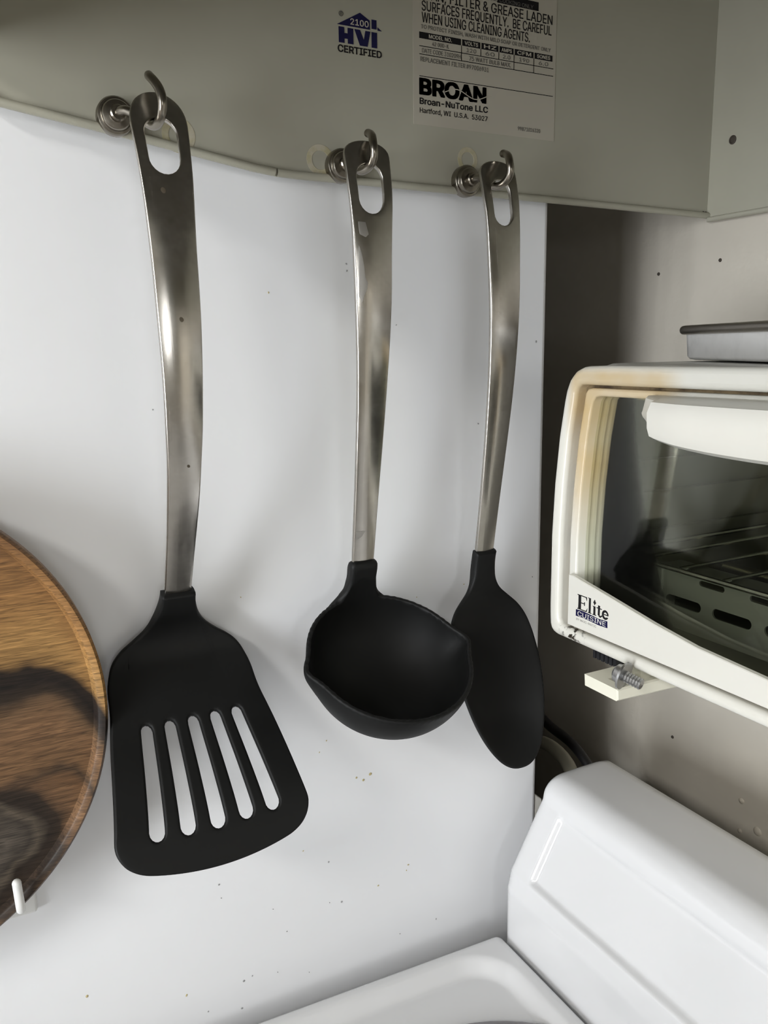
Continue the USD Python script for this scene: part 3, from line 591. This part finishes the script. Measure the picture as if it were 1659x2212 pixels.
# backguard: profile swept along x, with a sunken panel in its sloping face and rounded ends
def backguard():
    pr = [(-.1600, .8990), (-.1605, .9030), (-.1605, .9300), (-.1605, .9440)]
    pr += [(-.1605+.0009*t*t*4, .9440 + .010*t) for t in np.linspace(.2, .5, 3)]
    P0, P1 = np.array([-.1580, .9570]), np.array([-.1345, .9985])
    slope = [P0 + (P1-P0)*t for t in np.r_[np.linspace(0, .12, 6), np.linspace(.16, .8, 12), np.linspace(.83, 1, 7)]]
    pr += [tuple(p) for p in slope]
    ar = [(-.1180 - .0165*math.cos(a)*1.0, .9985 + .0148*math.sin(a)) for a in np.linspace(.28, math.pi/2, 9)]
    pr += ar + [(-.105, 1.0137), (-.090, 1.0137), (-.0835, 1.0128), (-.0800, 1.0085), (-.0795, .995), (-.0795, .899)]
    pr = np.array(pr)
    xs = np.r_[SX0 + .009*(1-np.cos(np.linspace(0, math.pi/2, 9))), np.linspace(SX0+.011, SX0+.05, 40), np.linspace(SX0+.05, SX1-.05, 30)[1:-1], np.linspace(SX1-.05, SX1-.011, 20), SX1 - .009*(1-np.cos(np.linspace(math.pi/2, 0, 9)))]
    cen = np.array([-.118, .960]); nrm = np.gradient(pr, axis=0); nrm = np.stack([nrm[:, 1], -nrm[:, 0]], 1); nrm /= np.linalg.norm(nrm, axis=1)[:, None]
    out = -1.0*np.sign((nrm*(pr-cen)).sum(1))[:, None]*nrm*-1
    lt = np.array([((p-P0)@(P1-P0))/((P1-P0)@(P1-P0)) for p in pr]); on = (np.abs((pr-P0)@np.array([-(P1-P0)[1], (P1-P0)[0]])) < 1e-5).astype(float)
    V = []
    for x in xs:
        e_ = max(0, .009 - min(x-SX0, SX1-x)); ins = .009 - math.sqrt(max(.009**2 - e_**2, 0)); ins = min(ins, .0085)
        rec = .0028*on*sm(.02, .11, lt)*sm(1.0, .90, lt)*float(np.clip((min(x-SX0, SX1-x)-.0215)/.0034, 0, 1))
        V.append(np.column_stack([np.full(len(pr), x), pr - out*(ins + rec)[:, None]]))
    n = len(pr); m_ = len(xs); V = np.vstack(V); F = []
    for a in range(m_-1):
        for b in range(n):
            c2 = (b+1) % n; F.append((a*n+b, a*n+c2, (a+1)*n+c2, (a+1)*n+b))
    F = np.array(F); tri = mapbox_earcut.triangulate_float64(V[:n, 1:].copy(), np.array([n], np.uint32)).reshape(-1, 3).astype(int)
    v, f = arr((V, F)); f = np.vstack([f, tri, tri + (m_-1)*n]); tm = trimesh.Trimesh(v, f, process=False); trimesh.repair.fix_normals(tm)
    if tm.volume < 0: tm.invert()
    return tm
obj('backguard', backguard(), M['stove'], ST, 50, 'white backguard with sunken panel')
obj('seam_strip', mbox(SX0+.004, SX1-.004, -.164, -.12, ZC-.019, ZC-.010), M['stove_gap'], ST, False)
# ------------------------------------------------------------------ cord and hose in the gap between refrigerator and wall
t = thing('power_cord', 'thick black power cord running from behind the refrigerator to behind the stove', 'cord', (-.04, -.06, .98))
obj('sheath', tube(curve([(-.30, -.05, .93), (-.16, -.052, .99), (-.0900, -.056, 1.0010), (-.0597, -.060, .9945), (-.040, -.060, .9925), (-.0185, -.060, .9830), (.004, -.060, .950), (.012, -.055, .86)], 60), .0036, 12), M['cable'], t)
t = thing('gas_hose', 'pale flexible hose beside the black cord behind the stove corner', 'hose', (-.045, -.06, .96))
obj('hose_tube', tube(curve([(-.20, -.045, .90), (-.09, -.052, .965), (-.056, -.060, .9790), (-.040, -.060, .9740), (-.0300, -.060, .9600), (-.026, -.058, .86)], 50), .0050, 12), M['hose'], t)

# ------------------------------------------------------------------ toaster oven
OV = thing('toaster_oven', 'white toaster oven with browned door frame, above the stove backguard', 'toaster oven', (.24, -.08, 1.125))
YF = -.165
body = rbox(.072, .405, -.150, -.006, 1.1235, 1.2655, .008) - mbox(.080, .325, -.30, -.018, 1.1335, 1.2555)
obj('body', body, M['oven_body'], OV, 30)
obj('cavity_lining', (mbox(.0801, .3249, -.149, -.0181, 1.1336, 1.2554) - mbox(.0811, .3239, -.20, -.0191, 1.1346, 1.2544)), M['cavity'], OV, 30)
outl = [(.0648, 1.1262), (.0632, 1.1300), (.0626, 1.1380), (.0625, 1.1787), (.0640, 1.2050), (.0668, 1.2299), (.0700, 1.2470), (.0715, 1.2530), (.0742, 1.2585), (.0785, 1.2625), (.0844, 1.2646), (.100, 1.2652), (.335, 1.2662), (.335, 1.1250), (.069, 1.1250)]
outp = Polygon(outl).buffer(.002).buffer(-.002)
def inner_at(l, tp, bt, xr):
    L = [(x+l, zz) for x, zz in outl[2:7]]
    r = .006
    zt = 1.2655-tp
    P = Polygon([(L[0][0], 1.1252+bt)] + L[1:] + [(L[-1][0]+.001, zt), (xr, zt+.0008), (xr, 1.1252+bt)])
    return P.buffer(-.004).buffer(.004)
i1, i2, i3, i4 = inner_at(.0082, .0098, .0062, .3260), inner_at(.0120, .0112, .0085, .3220), inner_at(.0180, .0150, .0125, .3160), inner_at(.0238, .0162, .0150, .3100)
obj('door_frame', plate(outp.difference(i1), 1, YF+.0075, .015, .0029, .003, 4), M['oven'], OV, 50, 'off-white bezel, tan from heat at its upper left')
obj('frame_groove', plate(i1.buffer(.0006).difference(i2.buffer(-.0006)), 1, YF+.0090, .004), M['gasket'], OV, False, 'brown grime in the groove of the door')
obj('inner_frame', plate(i2.difference(i3), 1, YF+.0070, .008, .0012, .003, 2), M['oven'], OV, 50)
obj('glass_backing', plate(i3.buffer(.001).difference(i4), 1, YF+.0118, .0016), M['oven'], OV, False)
obj('door_glass', plate(i3.buffer(.001), 1, YF+.0096, .0022), M['oven_glass'], OV, False, 'dark tinted door glass')
# swoosh panel with the maker's print
sw = Polygon([(.0787, 1.1338), (.0787, 1.1603), (.0822, 1.1603), (.0870, 1.1594), (.1059, 1.1563), (.1362, 1.1510), (.161, 1.1476), (.1967, 1.1456), (.235, 1.1462), (.28, 1.1500), (.320, 1.1575), (.320, 1.1338)])
bp = obj('brand_panel', plate(sw, 1, YF+.0010, .003, .0004), M['oven_clean'], OV, 40, 'white swoosh panel with the maker print')
def pr(name, mesh, mat): obj(name, mesh, M[mat], bp, False)
YP = YF - .0005
def serif(polys): return unary_union(polys)
def stem(x, z0, z1, w, ws=None, top=True):
    ws = ws or w*2.0; s = .00035
    L = [sbox(x-w/2, z0, x+w/2, z1), sbox(x-ws/2, z0, x+ws/2, z0+s)]
    L.append(Polygon([(x-ws/2, z1), (x+w/2, z1), (x+w/2, z1-s), (x-w/2, z1-s), (x-ws/2, z1-s*.6)]) if top else sbox(x-w/2, z1-s, x+w/2, z1))
    return L
zb, zx, zc_ = 1.1442, 1.1487, 1.1518
E_ = stem(.0878, zb, zc_, .0019, .0034) + [sbox(.0862, zc_-.0004, .0928, zc_), sbox(.0880, 1.1477, .0915, 1.1481), sbox(.0862, zb, .0930, zb+.0004), Polygon([(.0921, zc_), (.0930, zc_), (.0930, zc_-.0019)]), Polygon([(.0922, zb), (.0936, zb+.0021), (.0930, zb)]), sbox(.0911, 1.1470, .0916, 1.1488)]
l_ = stem(.0952, zb, zc_+.0002, .0013, .0026); i_ = stem(.0986, zb, zx, .0013, .0026)
t_ = [sbox(.1011, zb+.0008, .1024, zx+.0012), sbox(.1001, zx-.0004, .1037, zx), LineString([(.10175, zb+.001), (.1022, zb+.0004), (.1030, zb+.0003), (.1037, zb+.0009)]).buffer(.00035)]
e_ = [Point(0, 0).buffer(1).difference(Point(.08, 0).buffer(.55)).difference(sbox(.1, -.42, 1.2, -.02)), sbox(-.6, -.05, .86, .12)]
e_ = [affinity.translate(affinity.scale(g, .00225, .00235, origin=(0, 0)), .1062, zb+.0022) for g in e_]
for k, g in enumerate((E_, l_, i_, t_, e_)):
    G = unary_union(g)
    for part in getattr(G, 'geoms', [G]): pr('letter', plate(part, 1, YP, .0003), 'ink')
fl = unary_union([Point(.0986, 1.1500).buffer(.00045), Point(.09805, 1.1506).buffer(.0004), Point(.09915, 1.1506).buffer(.0004), Point(.0986, 1.1513).buffer(.00045), LineString([(.0986, 1.1494), (.0986, 1.1519)]).buffer(.00015)])
pr('flower_dot', plate(fl, 1, YP, .0003), 'ink')
ban = Polygon([(.0852, 1.1402), (.0852, 1.1436), (.0900, 1.1439), (.0960, 1.1436), (.1020, 1.1432), (.1078, 1.1436), (.1080, 1.1403), (.1020, 1.1400), (.0960, 1.1403), (.0900, 1.1405)])
pr('banner', plate(ban, 1, YP, .0003), 'ink_navy')
pr('banner_word', text_front('CUISINE', .0866, .1068, 1.1407, .0024, YP-.00012), 'oven_clean')
pr('small_line', text_front('BY MAXI-MATIC', .0856, .1002, 1.1381, .0011, YP+.0001), 'ink_grey')
# handle: a bowed bar standing off the door, its left end turned back to the door
def bar():
    xs = np.r_[.1256, .1270, .130, .135, .1408, .1415, .1422, .1440, np.linspace(.147, .30, 28)]; V = []
    low = lambda x: np.interp(x, [.1255, .1270, .1408, .1422, .1470, .152, .158, .166, .177, .19, .22, .30], [1.2446, 1.2430, 1.2376, 1.2362, 1.2350, 1.2342, 1.2334, 1.2327, 1.2320, 1.2316, 1.2312, 1.2318])
    top = lambda x: np.interp(x, [.1255, .1300, .34], [1.2450, 1.2528, 1.2542])
    dep = lambda x: np.interp(x, [.1255, .1415, .1440, .160, .30], [.0020, .0125, .0175, .0195, .0205])
    for x in xs:
        a, b, d = float(low(x)), float(top(x)), float(dep(x)); z0, z1 = a, b; y0 = YF+.004; y1 = YF-d; h = z1-z0
        sec = [(y0, z1), (y1+.45*d, z1), (y1+.12*d, z1-.10*h), (y1, z1-.35*h), (y1+.02*d, z0+.28*h), (y1+.10*d, z0+.08*h), (y1+.28*d, z0), (y0, z0+.10*h)]
        V.append([(x, p, q_) for p, q_ in sec])
    n = 8; m_ = len(xs); V = np.array(V).reshape(-1, 3); F = [(a*n+b, a*n+(b+1) % n, (a+1)*n+(b+1) % n, (a+1)*n+b) for a in range(m_-1) for b in range(n)]
    tri = [(0, k, k+1) for k in range(1, n-1)]; v, f = arr((V, np.array(F))); f = np.vstack([f, np.array(tri), np.array(tri)+(m_-1)*n]); tm = trimesh.Trimesh(v, f, process=False); trimesh.repair.fix_normals(tm)
    if tm.volume < 0: tm.invert()
    return tm
obj('door_handle', bar(), M['oven_clean'], OV, 27, 'white bowed plastic handle')
obj('control_panel', plate(sbox(.3365, 1.125, .412, 1.2662), 1, YF+.0075, .015, .004, None, 3), M['oven_clean'], OV, 50)
for zz in (1.232, 1.168):
    obj('control_knob', lathe([(.017, 0), (.0165, .010), (.014, .013), (0, .013)], 32, (0, -1, 0), (.374, YF, zz)), M['rubber'], OV)
# inside: wire rack, slotted guide, heating rods, crumb tray
wires = [tube([(.0835, y, 1.1706), (.322, y, 1.1706)], .0013, 8) for y in (-.142, -.024)]
rk = obj('wire_rack', cat_(*wires, *[tube([(x, -.142, 1.1706), (x, -.024, 1.1706)], .0013, 8) for x in (.0838, .3217)]), M['chrome'], OV)
for k in range(9):
    x = .105 + k*.0245; obj('rack_wire', tube([(x, -.142, 1.1717), (x, -.024, 1.1717)], .0010, 8), M['chrome'], rk)
gd = sbox(.111, 1.1395, .322, 1.1685)
for k in range(8):
    x = .1180 + k*.0278
    gd = gd.difference(LineString([(x, 1.1530), (x+.0165, 1.1530)]).buffer(.0024))
    if k < 7: gd = gd.difference(LineString([(x+.0185, 1.1652), (x+.0300, 1.1652)]).buffer(.0014))
obj('slotted_guide', cat_(plate(gd, 1, -.135, .0010), mbox(.111, .322, -.1352, -.122, 1.1685, 1.1693), rbox(.1040, .1120, -.1385, -.124, 1.1385, 1.1680, .0025)), M['guide'], OV, 30)
obj('slotted_guide', plate(gd, 1, -.040, .0010), M['guide'], OV, 30)
for y, z in ((-.105, 1.1500), (-.055, 1.1500), (-.10, 1.244), (-.05, 1.244)):
    obj('heating_rod', tube([(.083, y, z), (.322, y, z)], .0034, 12), M['rod'], OV)
obj('crumb_tray', mbox(.0815, .3235, -.148, -.0195, 1.1348, 1.1362), M['cavity_floor'], OV, False)
for z in (1.1765, 1.197, 1.214):
    obj('side_rail', mbox(.0812, .0845, -.143, -.022, z, z+.0022), M['cavity'], OV, False)
def foot(x, y):
    p = Polygon([(x-.009, y-.014), (x+.009, y-.014), (x+.009, y+.014), (x-.009, y+.014)]); ms = [mbox(x-.0082, x+.0082, y-.0132, y+.0132, 1.1115, 1.1240)]
    for k in range(6): ms.append(mbox(x-.0088+.0031*k, x-.0070+.0031*k, y-.0140, y+.0140, 1.1115, 1.1240))
    return cat_(*ms)
obj('foot', foot(.0860, -.132), M['rubber'], OV, False, 'black ribbed rubber foot')
for x, y in ((.390, -.132), (.0860, -.03), (.390, -.03)): obj('foot', foot(x, y), M['rubber'], OV, False)
# bracket arm from the wall, and the bolt lying in its open end
BK = thing('shelf_bracket', 'ivory plastic bracket arm under the left front corner of the toaster oven', 'bracket', (.116, -.09, 1.112))
arm = Polygon([(-.1760, 1.1122), (-.1765, 1.1182), (-.150, 1.1182), (-.146, 1.1233), (0, 1.1233), (0, 1.0980), (-.060, 1.1085)])
v, f = plate(arm, 0, .1160, .0230, .0008)
arm_m = man((v, f)) - mbox(.1155, .1245, -.171, -.150, 1.1140, 1.13)
obj('arm', arm_m, M['ivory'], BK, 30)
BO = thing('bolt', 'loose zinc bolt lying on the bracket end under the toaster oven', 'bolt', (.118, -.170, 1.120))
ax = np.array([.93, .30, -.20]); ax /= np.linalg.norm(ax); hc = np.array([.1275, -.1725, 1.1242])
obj('bolt_head', lathe([(0, -.0050), (.0026, -.0050), (.0043, -.0038), (.0047, -.0010), (.0068, -.0006), (.0068, .0004), (.0030, .0006), (0, .0006)], 18, ax, hc), M['zinc'], BO, 30)
th = [(.0024 + (.0004 if k % 2 else 0), .0006 + .0007*k) for k in range(13)]
obj('bolt_shank', lathe([(0, .0006)] + th + [(0, .0006+.0007*13)], 14, ax, hc), M['zinc'], BO, 30)

# ------------------------------------------------------------------ baking pan on the toaster oven
PN = thing('baking_pan', 'shallow metal baking pan with rolled rim on top of the toaster oven', 'pan', (.2, -.10, 1.2662))
ang = math.radians(-24); c0 = np.array([.0775, -.096]); du = np.array([math.cos(ang), math.sin(ang)]); dv = np.array([-du[1], du[0]])
LW, LD, PH = .215, .092, .0148
def rrp(r, g): return [(c0 + du*a + dv*b) for a, b in np.array(rr(-g, -g, LW+g, LD+g, r, 10).exterior.coords)[:-1]]
rings = [(rrp(.014, -.0035), 1.2664), (rrp(.015, -.0012), 1.2668), (rrp(.016, .0), 1.2682), (rrp(.016, .0008), 1.2664+PH-.001), (rrp(.0152, .0), 1.2664+PH-.001), (rrp(.0152, -.0008), 1.2688), (rrp(.0145, -.0022), 1.2674), (rrp(.0135, -.0040), 1.2671)]
n = len(rings[0][0]); V = np.vstack([np.column_stack([np.array(p), np.full(n, z)]) for p, z in rings]); F = [(k*n+i, k*n+(i+1) % n, (k+1)*n+(i+1) % n, (k+1)*n+i) for k in range(len(rings)-1) for i in range(n)]
tri = mapbox_earcut.triangulate_float64(V[:n, :2].copy(), np.array([n], np.uint32)).reshape(-1, 3).astype(int)
v, f = arr((V, np.array(F))); f = np.vstack([f, tri, tri + (len(rings)-1)*n]); tm = trimesh.Trimesh(v, f, process=False); trimesh.repair.fix_normals(tm)
if tm.volume < 0: tm.invert()
obj('tray', tm, M['pan'], PN, 40)
obj('rolled_rim', tube([(p[0], p[1], 1.2664+PH) for p in rrp(.0175, .0020)], .0023, 12, closed=True), M['pan_rim'], PN, 50)
